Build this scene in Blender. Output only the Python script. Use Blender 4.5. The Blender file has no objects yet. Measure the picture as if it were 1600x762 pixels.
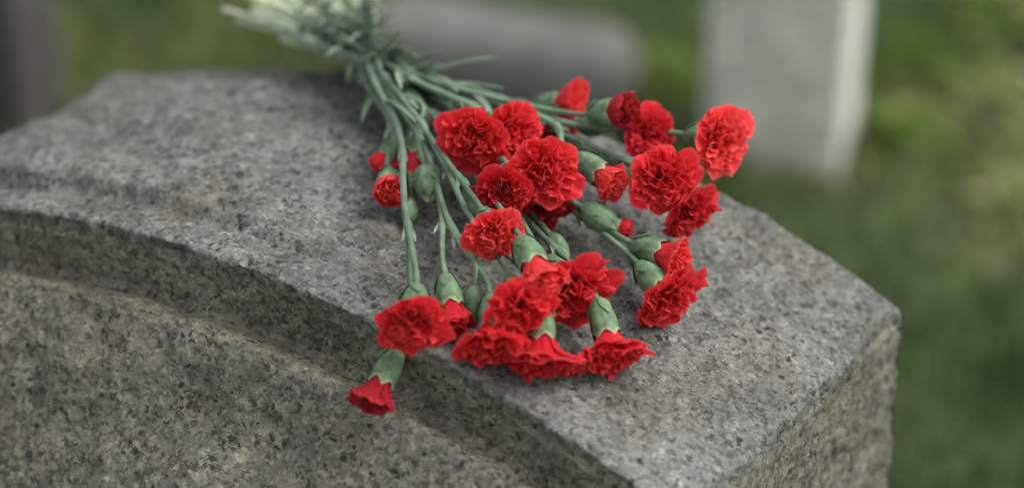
import bpy, math
import numpy as np
from mathutils import Vector, Matrix, Quaternion

# ------------------------------------------------------------------ camera, world, sun, exposure
scene = bpy.context.scene
col = scene.collection
R_ = math.radians
PITCH = R_(30.0)
FOCUS = 1.465
cam_d = bpy.data.cameras.new('camera')
cam = bpy.data.objects.new('camera', cam_d)
col.objects.link(cam)
CAM = np.array([0.0, -1.5 * math.cos(PITCH), 0.82 + 1.5 * math.sin(PITCH)])
cam.location = CAM
cam.rotation_euler = (R_(90) - PITCH, 0, 0)
cam_d.sensor_width = 36.0
cam_d.lens = 85.0
cam_d.clip_start = 0.05
cam_d.clip_end = 600.0
cam_d.dof.use_dof = True
cam_d.dof.focus_distance = FOCUS
cam_d.dof.aperture_fstop = 2.3
scene.camera = cam

SUN_EL, SUN_AZ = R_(54), R_(92)          # azimuth from +Y towards +X
world = bpy.data.worlds.new('World')
scene.world = world
world.use_nodes = True
wn = world.node_tree
for n in list(wn.nodes):
    wn.nodes.remove(n)
wo = wn.nodes.new('ShaderNodeOutputWorld')
bg = wn.nodes.new('ShaderNodeBackground')
sky = wn.nodes.new('ShaderNodeTexSky')
sky.sky_type = 'NISHITA'
sky.sun_disc = False
sky.sun_elevation = SUN_EL
sky.sun_rotation = SUN_AZ
sky.air_density = 1.0
sky.dust_density = 4.0
hs = wn.nodes.new('ShaderNodeHueSaturation')   # grey overcast sky
hs.inputs['Saturation'].default_value = 0.22
wn.links.new(sky.outputs[0], hs.inputs['Color'])
wn.links.new(hs.outputs[0], bg.inputs['Color'])
bg.inputs['Strength'].default_value = 0.15
wn.links.new(bg.outputs[0], wo.inputs['Surface'])

sun_d = bpy.data.lights.new('sun', 'SUN')
sun_d.energy = 0.6
sun_d.angle = R_(35)
sun_d.color = (1.0, 0.985, 0.96)
sun = bpy.data.objects.new('sun', sun_d)
col.objects.link(sun)
sd = Vector((math.sin(SUN_AZ) * math.cos(SUN_EL), math.cos(SUN_AZ) * math.cos(SUN_EL), math.sin(SUN_EL)))
sun.rotation_euler = sd.to_track_quat('Z', 'Y').to_euler()
sun.location = (0, 0, 10)

vs = scene.view_settings
scene.display_settings.display_device = 'sRGB'
vs.view_transform = 'Standard'
vs.look = 'None'
vs.exposure = 0.86
vs.gamma = 1.0
vs.use_curve_mapping = False
scene.render.engine = 'CYCLES'
scene.cycles.use_denoising = True
scene.cycles.max_bounces = 8

# ------------------------------------------------------------------ helpers
F_PX = 1600 * 85.0 / 36.0
RIGHT = np.array([1.0, 0, 0])
UP = np.array([0, math.sin(PITCH), math.cos(PITCH)])
FWD = np.array([0, math.cos(PITCH), -math.sin(PITCH)])


def ray(px, py):
    d = FWD + RIGHT * (px - 800) / F_PX - UP * (py - 381) / F_PX
    return d


def at_z(px, py, z):
    d = ray(px, py)
    return CAM + d * ((z - CAM[2]) / d[2])


def _hash(ix, iy, iz, seed):
    h = (ix.astype(np.int64) * 374761393 + iy.astype(np.int64) * 668265263 + iz.astype(np.int64) * 2147483647 + seed * 1274126177) & 0xFFFFFFFF
    h = ((h ^ (h >> 13)) * 1274126177) & 0xFFFFFFFF
    h = ((h ^ (h >> 16)) * 2246822519) & 0xFFFFFFFF
    return ((h ^ (h >> 15)) & 0xFFFFFF) / float(0xFFFFFF)


def vnoise(P, scale, seed=0):
    """value noise in -1..1"""
    Q = np.asarray(P, float) * scale + 57.3
    I = np.floor(Q)
    f = Q - I
    f = f * f * f * (f * (f * 6 - 15) + 10)
    I = I.astype(np.int64)
    out = 0
    for dx in (0, 1):
        wx = f[..., 0] if dx else 1 - f[..., 0]
        for dy in (0, 1):
            wy = f[..., 1] if dy else 1 - f[..., 1]
            for dz in (0, 1):
                wz = f[..., 2] if dz else 1 - f[..., 2]
                out = out + wx * wy * wz * _hash(I[..., 0] + dx, I[..., 1] + dy, I[..., 2] + dz, seed)
    return out * 2 - 1


def fbm(P, scale, octaves=4, seed=0, gain=0.5):
    o, a, t = 0, 1.0, 0
    for k in range(octaves):
        o = o + a * vnoise(P, scale * 2.03 ** k, seed + k * 17)
        t += a
        a *= gain
    return o / t


def sstep(a, b, x):
    t = np.clip((x - a) / (b - a), 0, 1)
    return t * t * (3 - 2 * t)


def mesh(name, verts, faces, mat, smooth=True, attr=None):
    me = bpy.data.meshes.new(name)
    verts = np.asarray(verts, float)
    if isinstance(faces, np.ndarray):
        nf, k = faces.shape
        me.vertices.add(len(verts))
        me.vertices.foreach_set('co', verts.astype(np.float32).ravel())
        me.loops.add(nf * k)
        me.loops.foreach_set('vertex_index', faces.astype(np.int32).ravel())
        me.polygons.add(nf)
        me.polygons.foreach_set('loop_start', np.arange(0, nf * k, k, dtype=np.int32))
        me.polygons.foreach_set('loop_total', np.full(nf, k, dtype=np.int32))
        me.update(calc_edges=True)
        me.validate()
    else:
        me.from_pydata(verts.tolist(), [], faces)
    me.polygons.foreach_set('use_smooth', [smooth] * len(me.polygons))
    if attr is not None:
        for an, av in attr.items():
            a = me.attributes.new(an, 'FLOAT', 'POINT')
            a.data.foreach_set('value', np.asarray(av, np.float32))
    me.materials.append(mat)
    return me


def link(name, me, parent=None, loc=(0, 0, 0), quat=None):
    o = bpy.data.objects.new(name, me)
    col.objects.link(o)
    if parent is not None:
        o.parent = parent
    o.location = loc
    if quat is not None:
        o.rotation_mode = 'QUATERNION'
        o.rotation_quaternion = quat
    return o


def tag(o, label=None, cat=None, group=None, kind=None):
    if label:
        o['label'] = label
    if cat:
        o['category'] = cat
    if group:
        o['group'] = group
    if kind:
        o['kind'] = kind
    return o


def grid_faces(nr, nc, wrap=False):
    r = np.arange(nr - 1)[:, None]
    cN = nc if wrap else nc - 1
    c = np.arange(cN)[None, :]
    c1 = (c + 1) % nc
    a = r * nc + c
    b = r * nc + c1
    d = (r + 1) * nc + c
    e = (r + 1) * nc + c1
    return np.stack([a, b, e, d], -1).reshape(-1, 4)


# ------------------------------------------------------------------ materials
def new_mat(name):
    m = bpy.data.materials.new(name)
    m.use_nodes = True
    nt = m.node_tree
    return m, nt, nt.nodes['Principled BSDF']


def nd(nt, t, **kw):
    n = nt.nodes.new(t)
    for k, v in kw.items():
        if hasattr(n, k):
            setattr(n, k, v)
        else:
            n.inputs[k.replace('_', ' ')].default_value = v
    return n


def ramp(nt, fac, stops, interp='LINEAR'):
    n = nt.nodes.new('ShaderNodeValToRGB')
    n.color_ramp.interpolation = interp
    els = n.color_ramp.elements
    while len(els) < len(stops):
        els.new(0.5)
    for e, (p, c) in zip(els, stops):
        e.position = p
        e.color = (c[0], c[1], c[2], 1)
    nt.links.new(fac, n.inputs['Fac'])
    return n


def mixc(nt, fac, a, b, mode='MIX'):
    n = nt.nodes.new('ShaderNodeMix')
    n.data_type = 'RGBA'
    n.blend_type = mode
    for i, v in ((0, fac), (6, a), (7, b)):
        if hasattr(v, 'links') or hasattr(v, 'is_linked'):
            nt.links.new(v, n.inputs[i])
        elif i == 0:
            n.inputs[0].default_value = v
        else:
            n.inputs[i].default_value = (v[0], v[1], v[2], 1)
    return n.outputs[2]


def stone_mat(name, tint=(1, 1, 1), light=1.0, speck=1.0):
    m, nt, b = new_mat(name)
    tc = nd(nt, 'ShaderNodeTexCoord')
    co = tc.outputs['Object']

    def noise(scale, detail=4, rough=.55):
        n = nd(nt, 'ShaderNodeTexNoise')
        n.inputs['Scale'].default_value = scale
        n.inputs['Detail'].default_value = detail
        n.inputs['Roughness'].default_value = rough
        nt.links.new(co, n.inputs['Vector'])
        return n.outputs['Fac']
    n_grain = noise(210, 3, .6)
    n_mid = noise(44, 6, .72)
    n_big = noise(13, 5, .62)
    n_tint = noise(16, 4, .6)

    def g(v, w=0.0):
        return (v * tint[0] * light * (1 + w), v * tint[1] * light, v * tint[2] * light * (1 - w * 1.6))
    # crystals: irregular cells of quartz, feldspar and mica
    nw = nd(nt, 'ShaderNodeTexNoise')
    nw.inputs['Scale'].default_value = 230
    nw.inputs['Detail'].default_value = 3
    nt.links.new(co, nw.inputs['Vector'])
    wv = nd(nt, 'ShaderNodeVectorMath', operation='MULTIPLY_ADD')
    nt.links.new(nw.outputs['Color'], wv.inputs[0])
    wv.inputs[1].default_value = (.010, .010, .010)
    nt.links.new(co, wv.inputs[2])
    vc = nd(nt, 'ShaderNodeTexVoronoi')
    vc.inputs['Scale'].default_value = 340
    nt.links.new(wv.outputs[0], vc.inputs['Vector'])
    sc_ = nd(nt, 'ShaderNodeSeparateColor')
    nt.links.new(vc.outputs['Color'], sc_.inputs[0])
    cells = ramp(nt, sc_.outputs[0], [(.0, g(.035, .03)), (.12, g(.075, .03)), (.26, g(.16, .02)), (.60, g(.235, .01)), (.88, g(.28, .01)), (1.0, g(.42, .03))]).outputs[0]
    soft = ramp(nt, n_grain, [(.25, g(.08, .03)), (.42, g(.17, .03)), (.58, g(.23, .01)), (.78, g(.33, .01))]).outputs[0]
    base = mixc(nt, .70, soft, cells)
    mid = ramp(nt, n_mid, [(.30, (.50, .50, .48)), (.42, (.80, .80, .79)), (.55, (1.0, 1.0, 1.0)), (.72, (1.32, 1.32, 1.30))]).outputs[0]
    c = mixc(nt, 1.0, base, mid, 'MULTIPLY')
    big = ramp(nt, n_big, [(.32, (.78, .78, .76)), (.50, (.98, .98, .97)), (.66, (1.16, 1.16, 1.16))]).outputs[0]
    c = mixc(nt, 1.0, c, big, 'MULTIPLY')
    # ochre and olive weathering
    tf = ramp(nt, n_tint, [(.48, (0, 0, 0)), (.74, (.6, .6, .6))]).outputs[0]
    c = mixc(nt, tf, c, mixc(nt, 1.0, c, (1.04, .97, .76), 'MULTIPLY'))
    # warm bounced light painted into the colour of front and flank, mottled
    pa = nd(nt, 'ShaderNodeAttribute', attribute_name='warm_bounce')
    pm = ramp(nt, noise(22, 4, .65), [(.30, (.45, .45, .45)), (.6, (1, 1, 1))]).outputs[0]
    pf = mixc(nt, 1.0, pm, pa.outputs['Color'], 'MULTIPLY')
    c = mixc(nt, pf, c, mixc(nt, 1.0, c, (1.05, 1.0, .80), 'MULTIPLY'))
    # black mica flecks
    vo = nd(nt, 'ShaderNodeTexVoronoi')
    vo.inputs['Scale'].default_value = 185
    nt.links.new(wv.outputs[0], vo.inputs['Vector'])
    sep = nd(nt, 'ShaderNodeSeparateColor')
    nt.links.new(vo.outputs['Color'], sep.inputs[0])
    pick = ramp(nt, sep.outputs[0], [(.66, (0, 0, 0)), (.69, (1, 1, 1))]).outputs[0]
    near = ramp(nt, vo.outputs['Distance'], [(.34, (1, 1, 1)), (.44, (0, 0, 0))]).outputs[0]
    patch = ramp(nt, noise(38, 3), [(.46, (0, 0, 0)), (.55, (1, 1, 1))]).outputs[0]
    fl = mixc(nt, 1.0, pick, near, 'MULTIPLY')
    fl = mixc(nt, 1.0, fl, patch, 'MULTIPLY')
    fl = mixc(nt, 1.0, fl, (.95 * speck,) * 3, 'MULTIPLY')
    c = mixc(nt, fl, c, (.022, .022, .018))
    nt.links.new(c, b.inputs['Base Color'])
    b.inputs['Roughness'].default_value = .88
    b.inputs['Specular IOR Level'].default_value = .3
    bp = nd(nt, 'ShaderNodeBump')
    bp.inputs['Strength'].default_value = .7
    bp.inputs['Distance'].default_value = .0022
    nsum = nd(nt, 'ShaderNodeMath', operation='MULTIPLY_ADD')
    nt.links.new(n_mid, nsum.inputs[0])
    nsum.inputs[1].default_value = 1.4
    nt.links.new(n_grain, nsum.inputs[2])
    nt.links.new(nsum.outputs[0], bp.inputs['Height'])
    nt.links.new(bp.outputs[0], b.inputs['Normal'])
    return m


def petal_mat(name, c0, c1, edge):
    m, nt, b = new_mat(name)
    at = nd(nt, 'ShaderNodeAttribute', attribute_name='along')
    oi = nd(nt, 'ShaderNodeObjectInfo')
    tc = nd(nt, 'ShaderNodeTexCoord')
    n = nd(nt, 'ShaderNodeTexNoise')
    n.inputs['Scale'].default_value = 160
    n.inputs['Detail'].default_value = 3
    nt.links.new(tc.outputs['Object'], n.inputs['Vector'])
    c = mixc(nt, n.outputs['Fac'], c0, c1)
    ef = ramp(nt, at.outputs['Fac'], [(.90, (0, 0, 0)), (1.0, (.55, .55, .55))]).outputs[0]  # pale petal rim, with light caught on the fringes painted in
    c = mixc(nt, ef, c, edge)
    nt.links.new(c, b.inputs['Base Color'])
    b.inputs['Roughness'].default_value = .62
    b.inputs['Specular IOR Level'].default_value = .22
    b.inputs['Sheen Weight'].default_value = .08
    tr = nd(nt, 'ShaderNodeBsdfTranslucent')
    nt.links.new(c, tr.inputs['Color'])
    mx = nd(nt, 'ShaderNodeMixShader')
    mx.inputs[0].default_value = .40
    nt.links.new(b.outputs[0], mx.inputs[1])
    nt.links.new(tr.outputs[0], mx.inputs[2])
    out = [x for x in nt.nodes if x.type == 'OUTPUT_MATERIAL'][0]
    nt.links.new(mx.outputs[0], out.inputs['Surface'])
    # fine veins running to the frilled edge
    bp = nd(nt, 'ShaderNodeBump')
    bp.inputs['Strength'].default_value = .25
    bp.inputs['Distance'].default_value = .0006
    nt.links.new(n.outputs['Fac'], bp.inputs['Height'])
    nt.links.new(bp.outputs[0], b.inputs['Normal'])
    return m


def green_mat(name, stops, rough=.55, nscale=90, namp=.35, use_attr=True):
    m, nt, b = new_mat(name)
    tc = nd(nt, 'ShaderNodeTexCoord')
    at = nd(nt, 'ShaderNodeAttribute', attribute_name='along')
    n = nd(nt, 'ShaderNodeTexNoise')
    n.inputs['Scale'].default_value = nscale
    n.inputs['Detail'].default_value = 4
    nt.links.new(tc.outputs['Object'], n.inputs['Vector'])
    c = ramp(nt, at.outputs['Fac'], stops).outputs[0]
    v = ramp(nt, n.outputs['Fac'], [(.3, (1 - namp,) * 3), (.7, (1 + namp * .6,) * 3)]).outputs[0]
    c = mixc(nt, 1.0, c, v, 'MULTIPLY')
    oi = nd(nt, 'ShaderNodeObjectInfo')
    hv = nd(nt, 'ShaderNodeHueSaturation')
    mr = nd(nt, 'ShaderNodeMapRange')
    mr.inputs['To Min'].default_value = .8
    mr.inputs['To Max'].default_value = 1.2
    nt.links.new(oi.outputs['Random'], mr.inputs['Value'])
    nt.links.new(mr.outputs[0], hv.inputs['Value'])
    nt.links.new(c, hv.inputs['Color'])
    nt.links.new(hv.outputs[0], b.inputs['Base Color'])
    b.inputs['Roughness'].default_value = rough
    b.inputs['Specular IOR Level'].default_value = .35
    return m


MAT_STONE = stone_mat('granite', (.965, 1.0, .945), .66)
MAT_PALE = stone_mat('pale_granite', (1.0, 1.02, .94), 3.0, .3)
MAT_GREY = stone_mat('grey_granite', (.97, 1, .95), .78, .4)
MAT_DARK = stone_mat('dark_stone', (1.03, 1, .95), .31, .4)
MAT_PETAL = petal_mat('petal_red', (.70, .014, .024), (.82, .028, .040), (.86, .11, .11))
MAT_PETAL_BRIGHT = petal_mat('petal_bright_red', (.78, .030, .036), (.88, .055, .060), (.90, .18, .16))
MAT_PETAL_MID = petal_mat('petal_mid_red', (.58, .008, .020), (.70, .016, .030), (.78, .08, .085))
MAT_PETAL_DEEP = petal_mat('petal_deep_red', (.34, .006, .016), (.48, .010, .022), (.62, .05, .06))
MAT_CALYX = green_mat('calyx_green', [(0, (.15, .225, .15)), (.5, (.105, .185, .090)), (.9, (.13, .205, .105)), (1.0, (.36, .36, .22))], .62, 140, .5)
MAT_STEM = green_mat('stem_green', [(0, (.13, .205, .120)), (.55, (.165, .240, .175)), (.75, (.27, .34, .25)), (1, (.50, .54, .36))], .55)
MAT_LEAF = green_mat('leaf_green', [(0, (.135, .200, .140)), (1, (.22, .285, .205))], .5)

# ------------------------------------------------------------------ ground and grass
ground_mat, nt, b = new_mat('ground_soil_and_turf')
tc = nd(nt, 'ShaderNodeTexCoord')


def gnoise(scale, detail=4):
    n = nd(nt, 'ShaderNodeTexNoise')
    n.inputs['Scale'].default_value = scale
    n.inputs['Detail'].default_value = detail
    nt.links.new(tc.outputs['Object'], n.inputs['Vector'])
    return n.outputs['Fac']


gc = ramp(nt, gnoise(1.6, 5), [(.30, (.028, .050, .010)), (.5, (.050, .080, .022)), (.62, (.070, .090, .032)), (.75, (.105, .095, .050))]).outputs[0]
gc2 = ramp(nt, gnoise(40, 4), [(.3, (.6, .6, .6)), (.7, (1.3, 1.3, 1.3))]).outputs[0]
nt.links.new(mixc(nt, 1.0, gc, gc2, 'MULTIPLY'), b.inputs['Base Color'])
b.inputs['Roughness'].default_value = .95
gxs = np.concatenate([[-300, -60, -15], np.linspace(-5, 5, 61), [15, 60, 300]])
gys = np.concatenate([[-300, -60, -15], np.linspace(-4, 7, 67), [15, 60, 300]])
GX, GY = np.meshgrid(gxs, gys)


def ground_z(x, y):
    P = np.stack([x, y, np.zeros_like(x)], -1)
    near = np.clip(1.3 - np.maximum(np.abs(x), np.abs(y - 1)) / 9.0, 0, 1)
    return fbm(P, 1.3, 3, 5) * .03 * near


GZ = ground_z(GX, GY)
g = link('ground', mesh('ground', np.stack([GX, GY, GZ], -1).reshape(-1, 3), grid_faces(len(gys), len(gxs)), ground_mat))
tag(g, kind='structure')

grass_mat, nt, b = new_mat('grass_blades')
at = nd(nt, 'ShaderNodeAttribute', attribute_name='tone')
gr = ramp(nt, at.outputs['Fac'], [(0, (.020, .046, .006)), (.35, (.052, .090, .018)), (.65, (.120, .152, .056)), (.85, (.19, .205, .085)), (1, (.27, .25, .15))])
nt.links.new(gr.outputs[0], b.inputs['Base Color'])
b.inputs['Roughness'].default_value = .6
b.inputs['Specular IOR Level'].default_value = .25
rng = np.random.default_rng(4)


def tone_field(x, y):
    P = np.stack([x, y, np.zeros_like(x)], -1)
    t = .44 + .80 * fbm(P, 5.5, 3, 31)
    # drier, yellower patches of turf
    for (cx, cy, rx, ry, k) in ((.70, 1.80, .09, .24, .46), (.68, 1.52, .07, .15, .46), (.50, 1.50, .10, .07, .26), (.60, 1.34, .12, .06, .34),
                                (.20, 1.85, .07, .16, .26), (.57, 1.95, .05, .12, -.25), (.52, 1.0, .12, .16, -.10), (.46, 1.25, .06, .10, -.12), (-.55, 2.05, .2, .1, .10)):
        t += k * np.exp(-(((x - cx) / rx) ** 2 + ((y - cy) / ry) ** 2))
    return t


N = 110000
bx = rng.uniform(-2.6, 2.6, N)
by = rng.uniform(-.6, 3.8, N)
bz = ground_z(bx, by) - .004
P0 = np.stack([bx, by, bz], -1)
hgt = rng.uniform(.02, .065, N) * (1 + .5 * fbm(P0 * [1, 1, 0], 2.5, 3, 77))
az = rng.uniform(0, 2 * np.pi, N)
lean = rng.uniform(.1, .8, N)
wd = rng.uniform(.0015, .0035, N)
side = np.stack([-np.sin(az), np.cos(az), 0 * az], -1)
out = np.stack([np.cos(az), np.sin(az), 0 * az], -1)
mid = P0 + out * (hgt * lean * .35)[:, None] + np.stack([0 * az, 0 * az, hgt * .6], -1)
tip = P0 + out * (hgt * lean)[:, None] + np.stack([0 * az, 0 * az, hgt], -1)
V = np.stack([P0 - side * wd[:, None], P0 + side * wd[:, None], mid + side * wd[:, None] * .8, mid - side * wd[:, None] * .8, tip], 1).reshape(-1, 3)
i0 = np.arange(N)[:, None] * 5
fs = np.concatenate([i0 + [0, 1, 2], i0 + [0, 2, 3], i0 + [3, 2, 4]])
tone = np.clip(tone_field(bx, by) + rng.normal(0, .12, N), 0, 1)
go = link('grass', mesh('grass', V, fs, grass_mat, False, {'tone': np.repeat(tone, 5)}))
tag(go, 'soft green cemetery turf blurred behind the gravestone', 'grass', kind='stuff')

# broad-leaved weeds growing in patches of the turf
weed_mat, nt, b = new_mat('weed_leaves')
at = nd(nt, 'ShaderNodeAttribute', attribute_name='tone')
gr = ramp(nt, at.outputs['Fac'], [(0, (.03, .065, .008)), (.5, (.09, .14, .02)), (.8, (.18, .20, .075)), (1, (.25, .25, .12))])
nt.links.new(gr.outputs[0], b.inputs['Base Color'])
b.inputs['Roughness'].default_value = .8
b.inputs['Specular IOR Level'].default_value = .08
spots = [(.70, 1.78, .09, .72), (.69, 1.52, .07, .80), (.60, 1.92, .07, .25), (.20, 1.86, .07, .55),
         (-.75, 1.9, .14, .3), (-.35, 2.1, .15, .35), (.55, 1.68, .07, .4), (.75, 2.1, .12, .6), (-.6, 1.5, .15, .2)]
vv, ff, tt = [], [], []
for (sx, sy, sr, st) in spots:
    for k in range(110):
        x, y = sx + rng.normal(0, sr * .6), sy + rng.normal(0, sr * .7)
        z = rng.uniform(.01, .05) * math.exp(-((x - sx) ** 2 + (y - sy) ** 2) / (sr * sr * 1.6)) + .012
        r = rng.uniform(.008, .02)
        a = rng.uniform(0, 6.28)
        d = np.array([math.cos(a), math.sin(a), rng.uniform(-.3, .5)])
        s_ = np.array([-math.sin(a), math.cos(a), rng.uniform(-.2, .2)])
        c0 = np.array([x, y, z])
        k0 = len(vv)
        vv += [c0 - d * r, c0 - d * r * .3 + s_ * r * .5, c0 + d * r * .5 + s_ * r * .45, c0 + d * r, c0 + d * r * .5 - s_ * r * .45, c0 - d * r * .3 - s_ * r * .5]
        ff.append([k0, k0 + 1, k0 + 2, k0 + 3, k0 + 4, k0 + 5])
        tt += [min(1, max(0, st + rng.normal(0, .15)))] * 6
wo_ = link('weeds', mesh('weeds', vv, ff, weed_mat, False, {'tone': tt}))
tag(wo_, 'low broad-leaved weeds in lighter and darker patches of turf', 'weeds', kind='stuff')

# ------------------------------------------------------------------ the gravestone with an arched top
TH = R_(57.97)
Tv = np.array([math.cos(TH), math.sin(TH), 0])       # front -> back
Wv = np.array([math.sin(TH), -math.cos(TH), 0])      # along the arch
C0 = np.array([-.0244, .2335, 0])
ZA, AR, HW, TK = .815, .788, .332, .3014
TL = math.tan(R_(2.0))


def arch_z(w, bb):
    w = np.clip(w, -AR * .95, AR * .95)
    return ZA - AR + np.sqrt(AR * AR - w * w) + np.clip(bb, -.2, .5) * TL


def surf_world(P):
    q = P - C0
    return arch_z(q @ Wv, -(q @ Tv))


def at(px, py, h=0.0):
    """the point seen at a pixel that lies h above the arched top (or its continuation)"""
    d = ray(px, py)
    t0, t1 = .5, 3.5
    for _ in range(50):
        t = .5 * (t0 + t1)
        P = CAM + d * t
        if P[2] - surf_world(P) - h > 0:
            t0 = t
        else:
            t1 = t
    return CAM + d * t0


def build_gravestone():
    # profile from the back foot over the top to the front foot: (b, drop below the arch); z = arch - drop, or fraction to the ground
    prof = []
    SP = .0017
    rb = .010
    for d in np.concatenate([[.74], np.linspace(.5, .07, 10), np.linspace(.05, rb, 20)]):
        prof.append((0, d))
    for a in np.linspace(0, 90, 9)[1:-1]:
        prof.append((rb - rb * math.cos(R_(a)), rb - rb * math.sin(R_(a))))
    rf = .003
    for x in np.arange(rb, TK - rf, SP):
        prof.append((x, 0))
    for a in np.linspace(0, 90, 7):
        prof.append((TK - rf + rf * math.sin(R_(a)), rf - rf * math.cos(R_(a))))
    BD = .044                                    # height of the upright band
    for d in np.arange(rf + SP, BD - .004, SP):
        prof.append((TK - (d - rf) * .02, d))
    b1 = TK - (BD - rf) * .02
    LED = .013
    for a in np.linspace(0, 1, 5):               # cove into the ledge
        prof.append((b1 + .004 * a, BD - .004 + .004 * math.sin(a * 1.57)))
    b2 = b1 + .004
    for a in np.linspace(0, 1, 6)[1:]:
        prof.append((b2 + LED * a, BD - .0035 * a))
    b3, d3 = b2 + LED, BD - .0035
    ang0, ang1, rr = -6, 52, .010                 # round over the shoulder
    for a in np.linspace(ang0, ang1, 12):
        pass
    bb, dd = b3, d3
    for a in np.linspace(ang0, ang1, 14):
        bb += math.cos(R_(a)) * rr * R_(ang1 - ang0) / 14
        dd += math.sin(R_(a)) * rr * R_(ang1 - ang0) / 14
        prof.append((bb, dd))
    n = int(.30 / SP / 1.15)
    for k in range(n):
        bb += math.cos(R_(ang1)) * .30 / n
        dd += math.sin(R_(ang1)) * .30 / n
        prof.append((bb, dd))
    for k in range(8):
        dd += (.74 - .37) / 9
        prof.append((bb, dd))
    prof = np.array(prof)
    # rows across the arch: (w, drop, kind)
    rows = []
    rs = .004
    for d in np.concatenate([[.70], np.linspace(.45, .10, 12)]):
        rows.append((-HW, d))
    for d in np.linspace(.09, rs, 16):
        rows.append((-HW, d))
    for a in np.linspace(0, 90, 6)[1:-1]:
        rows.append((-HW + rs - rs * math.cos(R_(a)), rs - rs * math.sin(R_(a))))
    for w in np.arange(-HW + rs, HW - rs, SP):
        rows.append((w, 0))
    for a in np.linspace(0, 90, 7):
        rows.append((HW - rs + rs * math.sin(R_(a)), rs - rs * math.cos(R_(a))))
    for d in np.arange(rs + SP, .30, SP * 1.15):
        rows.append((HW + .012 * (d - rs), d))
    for d in np.linspace(.32, .70, 12):
        rows.append((HW + .004, d))
    rows = np.array(rows)
    Wg = np.repeat(rows[:, :1], len(prof), 1)
    Rd = np.repeat(rows[:, 1:], len(prof), 1)
    Bg = np.repeat(prof[None, :, 0], len(rows), 0)
    Dg = np.repeat(prof[None, :, 1], len(rows), 0)
    Zt = arch_z(np.clip(Wg, -HW, HW), Bg) - Dg
    Z = Zt - Rd * np.clip(Zt / .75, .02, 1.0) - np.where(Rd > .6, .1, 0)
    Z = np.maximum(Z, -.02)
    P = C0 + Wg[..., None] * Wv - Bg[..., None] * Tv
    P[..., 2] = Z
    # smooth normals of the undisturbed block
    dr = np.gradient(P, axis=0)
    dc = np.gradient(P, axis=1)
    Nn = np.cross(dc, dr)
    ln = np.linalg.norm(Nn, axis=-1, keepdims=True)
    Nn = Nn / np.maximum(ln, 1e-9)
    if Nn[len(rows) // 2, 60, 2] < 0:
        Nn = -Nn
    for _ in range(3):                            # soften normals at the arrises
        Nn = Nn + np.roll(Nn, 1, 0) + np.roll(Nn, -1, 0) + np.roll(Nn, 1, 1) + np.roll(Nn, -1, 1)
        Nn /= np.maximum(np.linalg.norm(Nn, axis=-1, keepdims=True), 1e-9)
    L = np.stack([Wg, Bg, Z], -1)
    top = (Dg < .006) & (Rd < .006)
    side = sstep(.004, .02, Rd)
    front = sstep(BD - .002, BD + .03, Dg) * (Bg > .2)
    band = ((Dg > .006) & (Dg < BD) & (Bg > .2)).astype(float)
    disp = fbm(P, 260, 2, 3) * .0008 + fbm(P, 90, 3, 9) * .0012 - np.clip(fbm(P, 120, 3, 13) - .28, 0, 1) * .006
    # rough-hewn bed inside a drafted margin that follows the front arris
    mw = .031 + .008 * fbm(P, 14, 3, 21)
    mr = .060 + .020 * fbm(P, 12, 3, 23)
    inside = sstep(0, .010, (TK - mw) - Bg) * sstep(0, .03, (HW - mr) - Wg) * (Dg < .006)
    rise = sstep(.15, -.12, Wg)                   # bed stands proud on one flank, is sunk on the other
    disp += inside * ((.0115 * rise * sstep(.03, .17, Bg) - .0016 * (1 - rise)) + fbm(P, 22, 4, 41) * .0065 + fbm(P, 60, 3, 43) * .0032)
    disp += (1 - inside) * (Dg < .006) * fbm(P, 18, 3, 47) * .0012
    # chips along the back arris
    worn = sstep(.09, .0, Bg) * sstep(-.325, -.29, Wg) * sstep(.06, -.08, Wg) * (Bg < .2)
    disp -= worn * (.0105 + .004 * fbm(P, 20, 3, 51))
    bump = np.exp(-((Wg + .262) / .03) ** 2) * sstep(.06, 0, Bg) * (Bg < .2)
    disp += bump * .003
    # the far shoulder is worn down
    disp -= .017 * sstep(-.25, -.33, Wg) * sstep(.01, .13, Bg) * (Dg < .006) * (Rd < .03)
    # pitched rock face on the flank under its own margin
    sm = .030 + .012 * fbm(P, 13, 3, 61)
    rock = sstep(0, .02, Rd - sm)
    ridg = 1 - np.abs(fbm(P * [1, 1, .8], 26, 4, 65)) * 2.2
    disp += side * (fbm(P, 30, 3, 63) * .0012 + rock * (ridg * .0024 - .0012 + fbm(P, 55, 3, 67) * .0022))
    # worn carving on the sloping front
    fold = np.sin((Wg * 21 + Dg * 46) + 2.2 * fbm(P, 7, 3, 71))
    disp += front * (fold * .0050 + fbm(P, 11, 4, 73) * .0095 + fbm(P, 40, 3, 75) * .0030)
    led = sstep(BD - .001, BD + .001, Dg) * sstep(BD + .03, BD + .006, Dg) * (Bg > .2)
    disp += led * fbm(P, 30, 3, 79) * .003
    disp += band * (fbm(P, 22, 3, 81) * .0016)
    # nicked arrises
    ar = np.exp(-((Bg - TK) / .006) ** 2) * (Dg < .012)
    disp -= ar * np.clip(fbm(P, 40, 3, 91) + .05, 0, 1) * .008
    ars = np.exp(-((Wg - HW) / .006) ** 2) * (Rd < .012) * (Dg < .02)
    disp -= ars * np.clip(fbm(P, 45, 3, 93) + .02, 0, 1) * .008
    P = P + Nn * disp[..., None]
    bounce = np.clip(side + band + .85 * front + .6 * led, 0, 1)  # where the warm bounce light is painted: flank, band, front, ledge
    f = grid_faces(len(rows), len(prof))
    org = C0 - Tv * TK * .5
    me = mesh('headstone', P.reshape(-1, 3) - org, f[:, ::-1].copy(), MAT_STONE, True, {'warm_bounce': bounce.ravel()})
    o = link('headstone', me, None, org)
    tag(o, 'large weathered grey granite headstone with arched top and stepped front, flowers lying on it', 'headstone')
    return o


build_gravestone()


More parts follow.
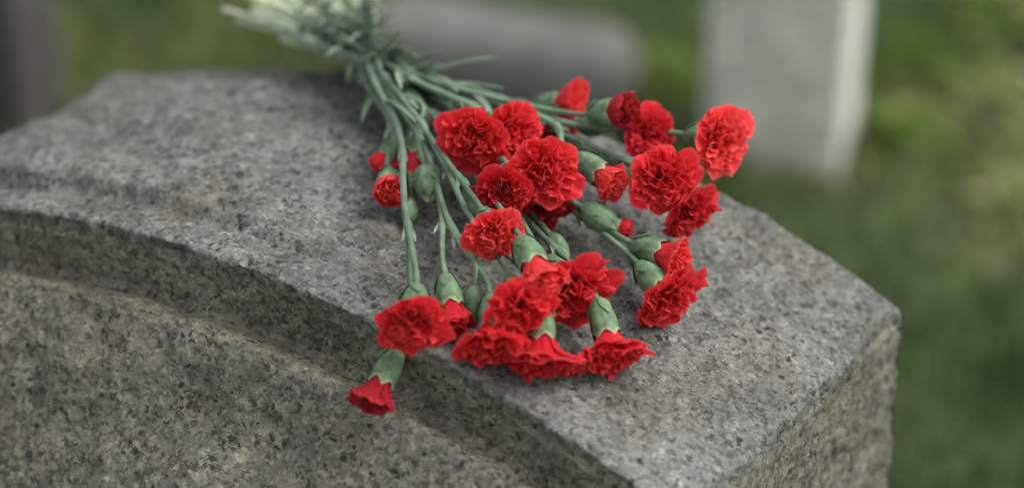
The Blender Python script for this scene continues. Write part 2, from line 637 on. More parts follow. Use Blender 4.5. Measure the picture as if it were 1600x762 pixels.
# ------------------------------------------------------------------ stones further back
def block(name, mat, size, org, rotz, disp, r=.03, res=(26, 26, 34), taper=0.0, profile=None, label=None, cat=None, lean=0.0):
    """rounded, slightly irregular stone block from a subdivided cube"""
    sx, sy, sz = size
    vv, ff = [], []

    def face(o, u, v, nu, nv):
        k = len(vv)
        for i in range(nu + 1):
            for j in range(nv + 1):
                vv.append(o + u * (i / nu) + v * (j / nv))
        for i in range(nu):
            for j in range(nv):
                a = k + i * (nv + 1) + j
                ff.append([a, a + nv + 1, a + nv + 2, a + 1])
    X, Y, Zz = np.array([1., 0, 0]), np.array([0, 1., 0]), np.array([0, 0, 1.])
    o = np.array([-.5, -.5, 0])
    n1, n2, n3 = res
    face(o + Zz, X, Y, n1, n2)
    face(o, Y, X, n2, n1)
    face(o, X, Zz, n1, n3)
    face(o + Y, Zz, X, n3, n1)
    face(o, Zz, Y, n3, n2)
    face(o + X, Y, Zz, n2, n3)
    V = np.array(vv) * [sx, sy, sz]
    # pull edges in to a radius
    hx, hy = sx / 2, sy / 2
    inner = np.stack([np.clip(V[:, 0], -hx + r, hx - r), np.clip(V[:, 1], -hy + r, hy - r), np.clip(V[:, 2], -1, sz - r)], -1)
    dv = V - inner
    l = np.linalg.norm(dv, axis=1, keepdims=True)
    V = np.where(l > 1e-9, inner + dv / np.maximum(l, 1e-9) * np.minimum(l, r), V)
    if profile is not None:
        V = profile(V)
    V[:, :2] *= (1 - taper * V[:, 2:] / sz)
    nrm = V - np.array([0, 0, sz * .5])
    nrm /= np.maximum(np.linalg.norm(nrm, axis=1, keepdims=True), 1e-6)
    V = V + nrm * (fbm(V + np.asarray(org), 7, 4, 11) * disp)[:, None]
    if lean:
        V[:, 0] += V[:, 2] * lean
    me = mesh(name, V, ff, mat)
    ob = link(name, me, None, org)
    ob.rotation_euler = (0, 0, rotz)
    if label:
        tag(ob, label, cat)
    return ob


def base_at(px, py, z=0):
    return at_z(px, py, z)


# pale upright stone behind on the right: its foot is seen at the turf
p = base_at(1225, 275)
pale = block('pale_headstone', MAT_PALE, (.19, .15, .95), (p[0], p[1] + .07, -.05), R_(-17), .004, r=.012,
             label='tall pale stone pillar standing upright in the turf behind the headstone', cat='gravestone')
# low bolster-shaped stone behind the flower stems
p = base_at(775, 185)
low = block('low_gravestone', MAT_GREY, (.44, .19, .155), (p[0], p[1] + .10, -.05), R_(-24), .010, r=.045, taper=.10,
            label='low grey gravestone with rounded top behind the flower stems', cat='gravestone')
# dark post at the left
p = base_at(-39, 260)
dark = block('dark_gravestone', MAT_DARK, (.20, .12, .85), (p[0], p[1] + .09, -.05), R_(-20), .012, r=.012,
             label='dark blotched upright stone at the far left edge behind the headstone', cat='gravestone')


# ------------------------------------------------------------------ carnations
def petal_verts(rg, L, wid, az, ph0, ph1, Rb, amp, k, crump, nu=29, nv=9, r0=.0025, seed=0, sq=1.0, curl=0.0, h0=0.0):
    u = np.linspace(-1, 1, nu)[None, :]
    v = np.linspace(0, 1, nv)[:, None] ** .85
    U = np.repeat(u, nv, 0)
    Vv = np.repeat(v, nu, 1)
    # frilled edge: teeth of uneven depth
    teeth = .5 + .5 * np.sin(u * rg.uniform(12, 17) + rg.uniform(0, 6)) * np.sin(u * rg.uniform(17, 26) + rg.uniform(0, 6))
    Lu = L * (1 - .16 * u ** 2 - .045 * teeth + .04 * np.sin(u * 3.1 + rg.uniform(0, 6)))
    s = Vv * Lu
    n = 14
    tv = np.linspace(0, 1, n)
    bend = ph0 + (ph1 - ph0) * sstep(0, .8, tv) + curl * sstep(.6, 1.0, tv)
    cr = np.concatenate([[0], np.cumsum(np.sin(bend[:-1] + np.diff(bend) / 2))]) / (n - 1)
    ch = np.concatenate([[0], np.cumsum(np.cos(bend[:-1] + np.diff(bend) / 2))]) / (n - 1)
    sv = s / L
    r = r0 + np.interp(sv, tv, cr) * L
    h = h0 + np.interp(sv, tv, ch) * L * sq
    bd = np.interp(sv, tv, bend)
    a = wid * (.10 + .90 * np.clip(sv, 0, 1) ** .8)
    p1, p2 = rg.uniform(0, 6.28, 2)
    rip = np.sin(U * k + p1) + .55 * np.sin(U * k * 2.1 + p2 + Vv * 2) + .25 * np.sin(U * k * 4.3 + p1 * 2)
    rip = rip * amp * np.clip(sv, 0, 1.2) ** 1.6
    # normal of the petal in its own radial plane
    r2 = r + rip * np.cos(bd)
    h2 = h - rip * np.sin(bd)
    off = U * a
    off = off + amp * .6 * sv ** 2 * np.sin(U * k * 1.3 + p2)
    delta = off / (r2 + .38 * Rb)
    rr = r2 + .10 * np.abs(off) * 0
    x = rr * np.cos(az + delta)
    y = rr * np.sin(az + delta)
    # part of the width stays tangential so that inner petals keep a breadth
    x = x - np.sin(az) * off * .38 * (1 - np.clip(r2 / Rb, 0, 1))
    y = y + np.cos(az) * off * .38 * (1 - np.clip(r2 / Rb, 0, 1))
    P = np.stack([x, y, h2], -1)
    w = (np.clip(sv, 0, 1) ** 1.4)[..., None]
    sc = 1.0 / (.42 * Rb)
    for c in range(3):
        P[..., c] += (vnoise(P + seed * .37, sc, 100 + c) * crump + vnoise(P + seed * .37, sc * 2.3, 200 + c) * crump * .30) * w[..., 0]
    return P.reshape(-1, 3), Vv.ravel()


def make_petal_mesh(name, plist, mat, nu=29, nv=9):
    V = np.concatenate([q[0] for q in plist])
    A = np.concatenate([q[1] for q in plist])
    f0 = grid_faces(nv, nu)
    F = np.concatenate([f0 + i * nu * nv for i in range(len(plist))])
    return mesh(name, V, F, mat, True, {'along': A})


def calyx_mesh(Rc, Lc, closed=False, rg=None):
    """tubular calyx, mouth at z=0, base at z=-Lc; five teeth at the mouth"""
    na = 50
    zs = np.array([0, .03, .10, .22, .40, .58, .74, .86, .93, 1.0])
    rs = np.array([.30, .44, .60, .78, .93, 1.0, 1.02, 1.01, 1.00, .99])
    if closed:
        rs = np.array([.28, .46, .68, .90, 1.0, .98, .86, .66, .44, .20])
    V, A = [], []
    th = np.linspace(0, 2 * np.pi, na, endpoint=False)
    for z, r in zip(zs, rs):
        tooth = np.maximum(0, np.abs(((th * 5 / (2 * np.pi)) % 1) - .5) * 2)
        tz = sstep(.7, 1, np.array(z)) * (tooth ** 1.3 - .5) * (.17 if not closed else .10)
        lob = 1 + (.05 * np.abs(np.cos(th * 2.5)) ** .5 - .03) * sstep(.25, .8, np.array(z)) + .010 * np.cos(th * 12.5)
        V.append(np.stack([np.cos(th) * r * Rc * lob, np.sin(th) * r * Rc * lob, (z - 1 + tz) * Lc], -1))
        A.append(np.full(na, z))
    n = len(zs)
    V = np.concatenate(V + [np.array([[0, 0, -Lc]])])
    A = np.concatenate(A + [[0]])
    F = [list(f) for f in grid_faces(n, na, True)]
    for i in range(na):
        F.append([n * na, (i + 1) % na, i])
    if closed:
        V = np.concatenate([V, [[0, 0, Lc * .06]]])
        A = np.concatenate([A, [1]])
        for i in range(na):
            F.append([(n - 1) * na + i, (n - 1) * na + (i + 1) % na, n * na + 1])
    return mesh('calyx', V, F, MAT_CALYX, True, {'along': A})


def bract_mesh(Rc, Lc):
    V, A, F = [], [], []
    nu, nv = 5, 6
    for j in range(nv):
        t = j / (nv - 1)
        wdt = .72 * math.sin(math.pi * (t * .85 + .12)) ** .7 * (1 - t * .55)
        for i in range(nu):
            u = i / (nu - 1) * 2 - 1
            ang = u * wdt
            z = -1.02 + t * .52
            r = np.interp(z + 1, [0, .03, .10, .22, .40, .58], [.32, .50, .66, .84, .99, 1.06]) + .05 + .05 * t
            V.append((math.cos(ang) * r * Rc, math.sin(ang) * r * Rc, z * Lc))
            A.append(t * .85)
    return mesh('bract', V, grid_faces(nv, nu), MAT_CALYX, True, {'along': A})


def image_axis(dx, dy, c):
    """direction from its slant in the picture (dx right, dy down) and how much it turns to the viewer"""
    v = RIGHT * dx - UP * dy - FWD * c
    return v / np.linalg.norm(v)


def quat_for(axis, roll):
    q = Vector(axis).to_track_quat('Z', 'Y')
    return q @ Quaternion((0, 0, 1), roll)


BRACTS = {}


def make_bloom(parent, org, center, Rb, axis, kind, seed, deep=False, calyx=(.0095, .027), label=None, mat=None):
    """kind: open / half / tight; returns the foot of the calyx"""
    rg = np.random.default_rng(seed)
    Rb = Rb * {'open': .95, 'fan': 1.14, 'half': 1.02, 'tight': 1.0, 'brush': 1.0}[kind]
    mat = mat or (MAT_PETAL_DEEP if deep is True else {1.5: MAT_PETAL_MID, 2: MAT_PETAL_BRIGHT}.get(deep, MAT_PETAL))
    Rc, Lc = calyx[0] * .83, calyx[1] * .88
    if kind == 'open':
        n_out, n_in, phis, sq, depth = 7, 32, (R_(96), R_(6)), .95, .42
    elif kind == 'fan':          # opened but not full: long outer petals, a tuft inside
        n_out, n_in, phis, sq, depth = 8, 22, (R_(78), R_(4)), 1.0, .50
    elif kind == 'half':
        n_out, n_in, phis, sq, depth = 8, 22, (R_(42), R_(3)), 1.0, .70
    elif kind == 'brush':
        n_out, n_in, phis, sq, depth = 13, 26, (R_(34), R_(3)), 1.0, .70
    else:
        n_out, n_in, phis, sq, depth = 8, 22, (R_(14), R_(2)), 1.0, .70
    mouth = center - axis * Rb * depth
    q = quat_for(axis, rg.uniform(0, 6.28))
    outs, ins = [], []
    h0 = -.22 * Lc
    az0, az1 = rg.uniform(0, 6.28, 2)
    lop = rg.uniform(.06, .20)

    def uneven(a):               # heads open unevenly
        return 1 + lop * math.cos(a - az0) + .09 * math.cos(2 * a - az1)
    for i in range(n_out):
        az = i * 2 * math.pi / n_out + rg.normal(0, .18)
        f = rg.uniform(0, .14)
        ph = phis[0] * (1 - f)
        if kind == 'open':
            L, wid, amp, cr, ph0 = Rb * rg.uniform(.98, 1.22), Rb * rg.uniform(.85, 1.05), Rb * .05, Rb * .06, .05
            cl = rg.uniform(-.2, .5)
        elif kind == 'fan':
            L, wid, amp, cr, ph0 = Rb * rg.uniform(1.0, 1.35), Rb * rg.uniform(.8, 1.0), Rb * .055, Rb * .06, .05
            cl = rg.uniform(-.3, .3)
        elif kind == 'half':
            L, wid, amp, cr, ph0 = Rb * rg.uniform(1.15, 1.35), Rb * rg.uniform(.85, 1.0), Rb * .045, Rb * .05, .10
            cl = rg.uniform(-.6, 0)
        elif kind == 'brush':
            L, wid, amp, cr, ph0 = Rb * rg.uniform(1.0, 1.45), Rb * rg.uniform(.42, .6), Rb * .075, Rb * .05, .30
            cl = rg.uniform(-1.0, -.1)
        else:
            L, wid, amp, cr, ph0 = Rb * rg.uniform(1.05, 1.25), Rb * rg.uniform(.75, .9), Rb * .03, Rb * .04, .55
            cl = rg.uniform(-1.1, -.6)
        L *= uneven(az)
        outs.append(petal_verts(rg, L - h0 * .8, wid, az, ph0, ph, Rb, amp, rg.uniform(2.4, 4.2), cr, seed=seed + i, sq=sq, curl=cl, r0=Rc * .74, h0=h0))
    for i in range(n_in):
        f = (i + .5) / n_in
        az = i * 2.39996 + rg.normal(0, .3)
        ph = phis[0] * .88 * (1 - f) ** .75 + phis[1] + rg.normal(0, .06)
        cl = rg.uniform(-.3, .5)
        if kind == 'open':
            L, wid, amp, cr, ph0 = Rb * (1.0 - .06 * f) * rg.uniform(.90, 1.08), Rb * rg.uniform(.50, .72), Rb * .13, Rb * .10, .05
        elif kind == 'fan':
            L, wid, amp, cr, ph0 = Rb * (1.12 - .04 * f) * rg.uniform(.90, 1.06), Rb * rg.uniform(.45, .6), Rb * .11, Rb * .10, .05
        elif kind in ('half', 'brush'):
            L, wid, amp, cr, ph0 = Rb * (1.22 + .26 * f) * rg.uniform(.92, 1.05), Rb * rg.uniform(.45, .6), Rb * .10, Rb * .08, .08
        else:
            L, wid, amp, cr, ph0 = Rb * (1.08 + .38 * f) * rg.uniform(.93, 1.04), Rb * rg.uniform(.40, .55), Rb * .10, Rb * .06, .40 * (1 - f)
            cl = rg.uniform(-.8, .2) * (1 - f)
        L *= 1 + (uneven(az) - 1) * (1 - f) * .8
        ins.append(petal_verts(rg, L - h0 * .8, wid, az, ph0 * (1 - f), ph, Rb, amp, rg.uniform(4.5, 8), cr, seed=seed + 50 + i, sq=sq, curl=cl, r0=Rc * .72 * (1 - f) ** .6, h0=h0))
    bl = link('bloom', make_petal_mesh('bloom', ins, mat), parent, mouth - org, q)
    if label:
        bl['label'] = label
    for pv in outs:
        link('petal', make_petal_mesh('petal', [pv], mat), bl)
    link('calyx', calyx_mesh(Rc, Lc), bl)
    key = (round(Rc, 4), round(Lc, 4))
    if key not in BRACTS:
        BRACTS[key] = bract_mesh(Rc, Lc)
    for i in range(4):
        o = link('bract', BRACTS[key], bl)
        o.rotation_euler = (0, 0, i * math.pi / 2 + rg.normal(0, .15))
    return mouth - axis * Lc * .97


def make_bud(parent, org, center, axis, Rc, Lc, seed, tip=False):
    rg = np.random.default_rng(seed)
    top = center + axis * Lc * .5
    q = quat_for(axis, rg.uniform(0, 6.28))
    bd = link('bud', calyx_mesh(Rc, Lc, closed=True), parent, top - org, q)
    key = (round(Rc, 4), round(Lc, 4))
    if key not in BRACTS:
        BRACTS[key] = bract_mesh(Rc, Lc)
    for i in range(4):
        o = link('bract', BRACTS[key], bd)
        o.rotation_euler = (0, 0, i * math.pi / 2 + rg.normal(0, .15))
    return center - axis * Lc * .47


def catmull(pts, n=12):
    pts = [np.asarray(p, float) for p in pts]
    pts = [2 * pts[0] - pts[1]] + pts + [2 * pts[-1] - pts[-2]]
    out = []
    for i in range(1, len(pts) - 2):
        p0, p1, p2, p3 = pts[i - 1:i + 3]
        d0, d1, d2 = (max(np.linalg.norm(b_ - a_), 1e-5) ** .5 for a_, b_ in ((p0, p1), (p1, p2), (p2, p3)))
        t0, t1 = 0, d0
        t2 = t1 + d1
        t3 = t2 + d2
        for k in range(n):
            t = t1 + (t2 - t1) * k / n
            A1 = (t1 - t) / (t1 - t0) * p0 + (t - t0) / (t1 - t0) * p1
            A2 = (t2 - t) / (t2 - t1) * p1 + (t - t1) / (t2 - t1) * p2
            A3 = (t3 - t) / (t3 - t2) * p2 + (t - t2) / (t3 - t2) * p3
            B1 = (t2 - t) / (t2 - t0) * A1 + (t - t0) / (t2 - t0) * A2
            B2 = (t3 - t) / (t3 - t1) * A2 + (t - t1) / (t3 - t1) * A3
            out.append((t2 - t) / (t2 - t1) * B1 + (t - t1) / (t2 - t1) * B2)
    out.append(pts[-2])
    return np.array(out)


def tube(name, path, r0, r1, org, parent, mat, nodes=(), a0=0.0, a1=1.0, ns=10):
    path = np.asarray(path)
    d = np.gradient(path, axis=0)
    d /= np.linalg.norm(d, axis=1, keepdims=True)
    seg = np.concatenate([[0], np.cumsum(np.linalg.norm(np.diff(path, axis=0), axis=1))])
    t = seg / seg[-1]
    r = r0 + (r1 - r0) * t
    for nt_ in nodes:
        r = r * (1 + .45 * np.exp(-((seg - nt_ * seg[-1]) / .0035) ** 2))
    ref = np.array([.3, .2, 1.0])
    V, A = [], []
    th = np.linspace(0, 2 * np.pi, ns, endpoint=False)
    for i in range(len(path)):
        s_ = np.cross(d[i], ref)
        s_ /= np.linalg.norm(s_)
        n_ = np.cross(s_, d[i])
        V.append(path[i] + (np.cos(th)[:, None] * s_ + np.sin(th)[:, None] * n_) * r[i] - org)
        A.append(np.full(ns, a0 + (a1 - a0) * t[i]))
    V = np.concatenate(V + [[path[-1] - org, path[0] - org]])
    A = np.concatenate(A + [[a1, a0]])
    F = [list(f) for f in grid_faces(len(path), ns, True)]
    k = (len(path) - 1) * ns
    for i in range(ns):
        F.append([k + i, k + (i + 1) % ns, len(V) - 2])
        F.append([(i + 1) % ns, i, len(V) - 1])
    return link(name, mesh(name, V, F, mat, True, {'along': A}), parent)


def leaf(parent, org, base, direction, length, width, seed, droop=.35, curl=0.0):
    rg = np.random.default_rng(seed)
    d = np.asarray(direction, float)
    d /= np.linalg.norm(d)
    s_ = np.cross(d, [0, 0, 1.0])
    s_ /= np.linalg.norm(s_)
    n_ = np.cross(s_, d)
    nv = 16
    p_ = np.asarray(base, float).copy()
    ang = rg.uniform(.1, .4)
    V, A = [], []
    yaw = rg.uniform(-.22, .22)
    for j in range(nv):
        t = j / (nv - 1)
        dirv = d * math.cos(ang) + n_ * math.sin(ang) + s_ * yaw * t
        dirv /= np.linalg.norm(dirv)
        w = width * (math.sin(math.pi * min(1, t * .86 + .14)) ** .55) * (1 - .25 * t)
        if j == nv - 1:
            w = width * .08
        nn = np.cross(s_, dirv)
        for u in (-1, -.5, 0, .5, 1):
            V.append(p_ + s_ * w * u + nn * w * .55 * u * u - org)
            A.append(t)
        p_ = p_ + dirv * length / (nv - 1)
        if surf_world(p_) + .003 > p_[2]:
            p_[2] = surf_world(p_) + .003
        ang -= (droop + curl * t * 3) * 2.0 / nv
    return link('leaf', mesh('leaf', V, grid_faces(nv, 5), MAT_LEAF, True, {'along': A}), parent)


GROUP = 'red carnations laid on the headstone'
COUNT = [0]


def carnation(label, heads, s, layer, vias=(), end=None, zend=None, leaves=(), r=.0021, trunk_px=None, nodes_extra=()):
    """heads: dicts of blooms and buds. The first head carries the main stem; the rest hang on side stems that join it."""
    COUNT[0] += 1
    seed = 100 * COUNT[0]
    rg = np.random.default_rng(seed)
    # place where the stems cross, on the bed of the stone
    bp = at(572 + 125 * s + rg.normal(0, 4), 118 + 22 * s + rg.normal(0, 5), .010 + .036 * layer)
    bp2 = bp * 1.0
    if end is None:
        end = (578 - 225 * s + rg.normal(0, 16), -50 + 80 * s + rg.normal(0, 14))
    E = at_z(end[0], end[1], zend if zend is not None else .795 + .05 * layer + rg.normal(0, .006))
    root = link('carnation', None, None, E)
    tag(root, label, 'carnation', GROUP)
    feet = []
    for i, h in enumerate(heads):
        c = at(*h['at'])
        ax = image_axis(*h['ax'])
        if h['kind'] == 'bud':
            ft = make_bud(root, E, c, ax, h.get('rc', .0085), h.get('lc', .024), seed + 7 * i)
        else:
            ft = make_bloom(root, E, c, h['r'], ax, h['kind'], seed + 7 * i, h.get('deep', False), h.get('cal', (.0092, .026)), h.get('label'))
        feet.append((ft, ax))
    ft, ax = feet[0]
    hf = max(ft[2] - surf_world(ft), .008)
    hb = bp[2] - surf_world(bp)
    nvia = len(vias) + 1
    pts = [ft, ft - ax * .010] + [at(v[0], v[1], hf + (hb - hf) * (k + 1) / nvia) for k, v in enumerate(vias)] + [bp, .5 * (bp + E) + np.array([0, 0, .004 * rg.normal()]), E]
    ln_ = np.linalg.norm(pts[-3] - pts[1])
    far = (pts[-3] - pts[1]) / ln_
    pts[1] = ft + (far - ax) * .006
    pts = pts[:2] + [x for x in pts[2:-3] if .16 * ln_ < (x - pts[1]) @ far < .9 * ln_] + pts[-3:]
    path = catmull(pts, 14)
    # stems rest on the stone, never in it
    q = path - C0
    inside = (np.abs(q @ Wv) < HW) & ((-(q @ Tv)) > 0) & ((-(q @ Tv)) < TK)
    sz = np.array([surf_world(x) for x in path]) + .005
    path[:, 2] = np.where(inside & (path[:, 2] < sz), sz, path[:, 2])
    nodes = [.10 + rg.uniform(0, .05), .30 + rg.uniform(-.05, .05), .52 + rg.uniform(-.05, .05), .78]
    tube('stem', path, r * .82, r * 1.25, E, root, MAT_STEM, nodes)
    seg = np.concatenate([[0], np.cumsum(np.linalg.norm(np.diff(path, axis=0), axis=1))])

    def on(t):
        i = int(np.searchsorted(seg, t * seg[-1]))
        i = min(max(i, 1), len(path) - 2)
        return path[i], (path[i - 1] - path[i + 1]) / np.linalg.norm(path[i - 1] - path[i + 1])
    # a pair of small clasping leaves at the first nodes
    for nt_ in nodes[:2]:
        pp, dd = on(nt_)
        sid = np.cross(dd, [0, 0, 1.0])
        for sg in (-1, 1):
            leaf(root, E, pp, dd + sid * sg * .35, rg.uniform(.010, .018), .0016, seed + int(nt_ * 100) + sg, .3)
    extra = [(rg.uniform(.42, .60), rg.choice([-1, 1]) * rg.uniform(.08, .35), rg.uniform(.03, .06), rg.uniform(.0022, .0036), rg.uniform(.1, .5)) for _ in range(1 + COUNT[0] % 2)]
    extra += [(rg.uniform(.62, .82), rg.choice([-1, 1]) * rg.uniform(.05, .22), rg.uniform(.04, .07), rg.uniform(.0024, .0038), rg.uniform(.0, .3))]
    extra += [(rg.uniform(.50, .86), rg.choice([-1, 1]) * rg.uniform(.02, .12), rg.uniform(.05, .09), rg.uniform(.0018, .0030), rg.uniform(-.05, .10)) for _ in range(3)]
    for (t, side, ln, wdt, droop) in list(leaves) + extra:
        pp, dd = on(t)
        sid = np.cross(dd, [0, 0, 1.0])
        leaf(root, E, pp, dd + sid * side + np.array([0, 0, .08]), ln, wdt, seed + int(t * 1000), droop)
    for i, (f2, ax2) in enumerate(feet[1:], 1):
        tj = heads[i].get('join', .28)
        pj, dj = on(tj)
        ln = np.linalg.norm(pj - f2)
        v2 = [at(*v) for v in heads[i].get('vias', ())] or [.35 * f2 + .65 * pj - ax2 * .004]
        p2 = catmull([f2, f2 - ax2 * min(.012, ln * .3)] + v2 + [pj], 10)
        tube('side_stem', p2, r * .75, r * .85, E, root, MAT_STEM, [.5], 0, .4)
    return root


C = carnation
# --- left fringe
C('carnation with round tight red bloom facing out at the left fringe of the bunch',
  [dict(deep=2, at=(610, 300, .022), ax=(.08, .46, .88), r=.0118, kind='tight', cal=(.0098, .022))], .00, .55,
  vias=[(609, 225, .026), (608, 190, .026)], leaves=[(.62, .9, .05, .003, .5)])
C('carnation with small blurred red bud peeping from behind the round left bloom',
  [dict(at=(594, 258, .012), ax=(-.5, .8, .2), r=.0085, kind='tight', cal=(.0075, .018))], .02, .2,
  vias=[(612, 200, .012)])
C('carnation with plump closed green bud and shaded red bloom between the left stems',
  [dict(at=(667, 286, .026), ax=(.15, .95, .25), kind='bud', rc=.0088, lc=.023),
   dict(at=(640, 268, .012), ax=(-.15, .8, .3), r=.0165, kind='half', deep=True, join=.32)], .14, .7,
  vias=[(655, 235, .030), (644, 200, .032)], leaves=[(.45, -.8, .05, .0032, .6)])
# --- long stem running down to the front arris
C('carnation on long straight stem with wide front left bloom and wilted bloom hanging below',
  [dict(at=(645, 510, .024), ax=(-.05, .72, .70), r=.0200, kind='open', cal=(.0105, .026)),
   dict(at=(583, 622, -.024), ax=(-.42, .84, .36), r=.0138, kind='half', deep=True, cal=(.0094, .030), join=.10, vias=[(642, 500, -.004)], label='wilted darkening bloom')], .08, .85,
  vias=[(637, 410, .020), (632, 320, .020), (624, 210, .030)], leaves=[(.60, -.9, .06, .0034, .7)], r=.0024)
C('carnation with small half-open bloom tucked against the wide front left bloom',
  [dict(deep=1.5, at=(708, 500, .014), ax=(.15, .85, .45), r=.0130, kind='half', cal=(.0092, .024))], .16, .3,
  vias=[(704, 415, .010), (688, 320, .012), (650, 210, .016)])
# --- centre front
C('carnation with green calyx pair and red bloom low on the left of the central cluster',
  [dict(at=(768, 538, .018), ax=(.02, .80, .50), r=.0185, kind='fan', cal=(.0090, .026)),
   dict(at=(741, 478, .014), ax=(-.05, .95, .1), kind='bud', rc=.0068, lc=.024, join=.16)], .26, .45,
  vias=[(742, 432, .018), (712, 370, .018), (692, 320, .020), (660, 220, .026)], leaves=[(.5, .8, .05, .003, .5)])
C('carnation with frilled bright red bloom in the middle of the front cluster',
  [dict(at=(818, 490, .036), ax=(.22, .60, .75), r=.0220, kind='open', cal=(.0100, .026))], .34, .6,
  vias=[(772, 415, .026), (735, 340, .026), (690, 250, .030)])
C('carnation with half-open bloom and fat green calyx above the front cluster',
  [dict(deep=2, at=(846, 438, .052), ax=(.34, .70, .62), r=.0155, kind='half', cal=(.0108, .027))], .42, .25,
  vias=[(800, 355, .034), (740, 270, .034)])
C('carnation with large full red bloom at the right of the front cluster',
  [dict(deep=1.5, at=(898, 458, .030), ax=(.45, .55, .65), r=.0262, kind='open', cal=(.0105, .027))], .48, .35,
  vias=[(850, 375, .022), (780, 290, .020)])
C('carnation with bloom lying face down lowest in the front cluster',
  [dict(deep=1.5, at=(848, 560, .014), ax=(.05, .95, .22), r=.0210, kind='fan', cal=(.0100, .026))], .40, .1,
  vias=[(815, 470, .010), (760, 360, .010)])
C('carnation with skirt-shaped red bloom and green calyx alone on the stone at front',
  [dict(at=(955, 552, .016), ax=(.22, .90, .35), r=.0195, kind='fan', cal=(.0100, .027))], .54, .15,
  vias=[(900, 455, .012), (830, 350, .012)])
# --- middle
C('carnation with blurred wide bloom nearest the stem bundle',
  [dict(at=(738, 222, .056), ax=(-.22, .48, .78), r=.0222, kind='open', cal=(.0100, .026)),
   dict(at=(800, 210, .056), ax=(.35, .35, .80), r=.0205, kind='open', cal=(.0100, .026), join=.25)], .62, .95,
  vias=[(745, 178, .040)], leaves=[(.35, .7, .05, .0032, .3)])
C('carnation with tightly ruffled round red bloom facing up in the middle',
  [dict(at=(850, 270, .060), ax=(.25, .30, .90), r=.0215, kind='open', cal=(.0100, .026))], .66, .85,
  vias=[(795, 215, .046), (735, 172, .044)])
C('carnation with narrow ruffled bloom left of the round middle bloom',
  [dict(deep=1.5, at=(786, 303, .050), ax=(-.1, .55, .75), r=.0165, kind='open', cal=(.0095, .024))], .50, .65,
  vias=[(745, 235, .034)])
C('carnation with shaded red bloom under the round middle bloom',
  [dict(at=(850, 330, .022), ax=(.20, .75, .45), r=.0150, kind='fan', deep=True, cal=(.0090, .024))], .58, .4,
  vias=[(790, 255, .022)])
C('carnation with bright bloom and pale green calyx left of centre above the front cluster',
  [dict(deep=2, at=(775, 368, .050), ax=(.30, .55, .78), r=.0175, kind='open', cal=(.0090, .022))], .32, .95,
  vias=[(722, 290, .030), (690, 240, .032)])
# --- right
C('carnation with half-open bud on thick branching stem pointing right of centre',
  [dict(deep=2, at=(955, 286, .050), ax=(.72, .58, .40), r=.0120, kind='half', cal=(.0100, .025)),
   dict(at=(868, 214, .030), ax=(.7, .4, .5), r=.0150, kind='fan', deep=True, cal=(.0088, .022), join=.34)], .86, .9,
  end=(440, 60), zend=.80, vias=[(896, 233, .054), (872, 200, .052), (838, 180, .048), (760, 155, .044)], r=.0025, leaves=[(.3, .6, .04, .003, .3)])
C('carnation with dark crimson tight bloom and ruffled bloom behind it at the top right',
  [dict(at=(980, 174, .074), ax=(.80, -.05, .62), r=.0125, kind='tight', deep=True, cal=(.0110, .024)),
   dict(deep=1.5, at=(1018, 212, .058), ax=(.60, .15, .70), r=.0185, kind='open', cal=(.0100, .026), join=.2)], .96, .95,
  vias=[(890, 186, .060), (800, 160, .048)], end=(376, 32), zend=.81)
C('carnation with widest flat red bloom reaching farthest right over the stone edge',
  [dict(deep=2, at=(1131, 218, .080), ax=(.66, .12, .72), r=.0225, kind='open', cal=(.0100, .027))], .92, .7,
  vias=[(1000, 215, .064), (900, 195, .052), (800, 168, .042)], r=.0023)
C('carnation with large ruffled bloom facing out in the right cluster',
  [dict(at=(1038, 282, .064), ax=(.22, .20, .95), r=.0205, kind='open', cal=(.0100, .026)),
   ], .80, .6,
  vias=[(960, 240, .056), (880, 210, .046), (790, 175, .038)])
C('carnation with ragged bloom turned downward below the right ruffled bloom',
  [dict(deep=1.5, at=(1082, 336, .040), ax=(.62, .62, .45), r=.0205, kind='open', cal=(.0100, .026))], .76, .35,
  vias=[(960, 270, .040), (870, 220, .032), (780, 180, .028)])
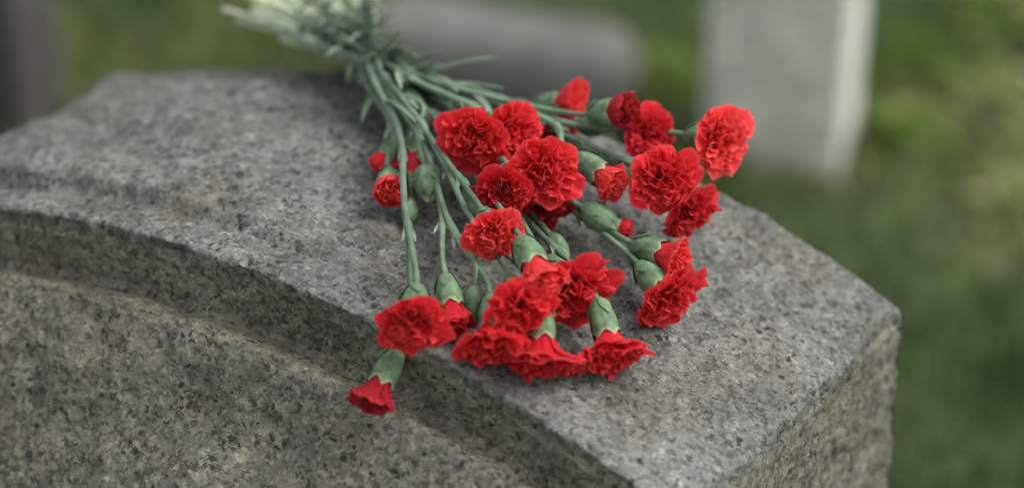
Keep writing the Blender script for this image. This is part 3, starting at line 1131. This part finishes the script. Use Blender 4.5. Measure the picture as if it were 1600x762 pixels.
C('carnation with small red-tipped bud above the lower right cluster',
  [dict(at=(981, 357, .030), ax=(.90, .30, .20), r=.0062, kind='tight', cal=(.0052, .014)),
   dict(at=(937, 340, .030), ax=(.80, .50, .15), kind='bud', rc=.0088, lc=.027, join=.12)], .70, .3,
  vias=[(905, 312, .026), (830, 250, .022), (760, 190, .020)])
C('carnation with small bright half-open bloom above the lowest right bloom',
  [dict(deep=2, at=(1056, 405, .038), ax=(.80, .30, .50), r=.0135, kind='half', cal=(.0105, .025))], .72, .5,
  vias=[(975, 372, .030), (910, 330, .024), (830, 262, .022)])
C('carnation with broad folded bloom resting on the stone at the lower right',
  [dict(at=(1047, 470, .024), ax=(.55, .68, .50), r=.0240, kind='open', cal=(.0105, .027))], .68, .2,
  vias=[(985, 408, .022), (930, 362, .018), (840, 285, .014)])
C('carnation with blurred single red bloom at the back beside the stem bundle',
  [dict(deep=2, at=(897, 157, .046), ax=(.85, -.12, .40), r=.0130, kind='half', cal=(.0095, .026))], 1.0, .4,
  end=(507, 86), zend=.795, vias=[(800, 160, .036), (740, 140, .030)], leaves=[(.4, -.9, .06, .0032, .2)])
# --- buds deep in the bunch, on slim stems of their own
C('carnation with slim green bud low in the dark gap right of the front cluster',
  [dict(at=(872, 384, .014), ax=(.55, .75, .2), kind='bud', rc=.0056, lc=.019)], .56, .5, vias=[(800, 300, .02)])
C('carnation with green bud just behind the half-open bud right of centre',
  [dict(at=(986, 271, .036), ax=(.75, .35, .4), kind='bud', rc=.0078, lc=.022)], .84, .5, vias=[(880, 215, .04)])
C('carnation with slender green bud among the stems left of the middle blooms',
  [dict(at=(735, 316, .016), ax=(.4, .8, .3), kind='bud', rc=.0056, lc=.020)], .30, .2, vias=[(690, 240, .02)])
C('carnation with small green bud between the two calyxes at the lower right',
  [dict(at=(1000, 412, .018), ax=(.6, .6, .4), kind='bud', rc=.0056, lc=.018)], .74, .1, vias=[(880, 310, .02)])
C('carnation with pale green bud under the top right blooms',
  [dict(at=(926, 197, .044), ax=(.9, .1, .3), kind='bud', rc=.0070, lc=.022)], .98, .75, vias=[(820, 172, .044)])
C('carnation with drooping green bud left of the plump closed bud',
  [dict(at=(640, 330, .010), ax=(-.1, .9, .3), kind='bud', rc=.0052, lc=.018)], .12, .1, vias=[(632, 230, .02)])
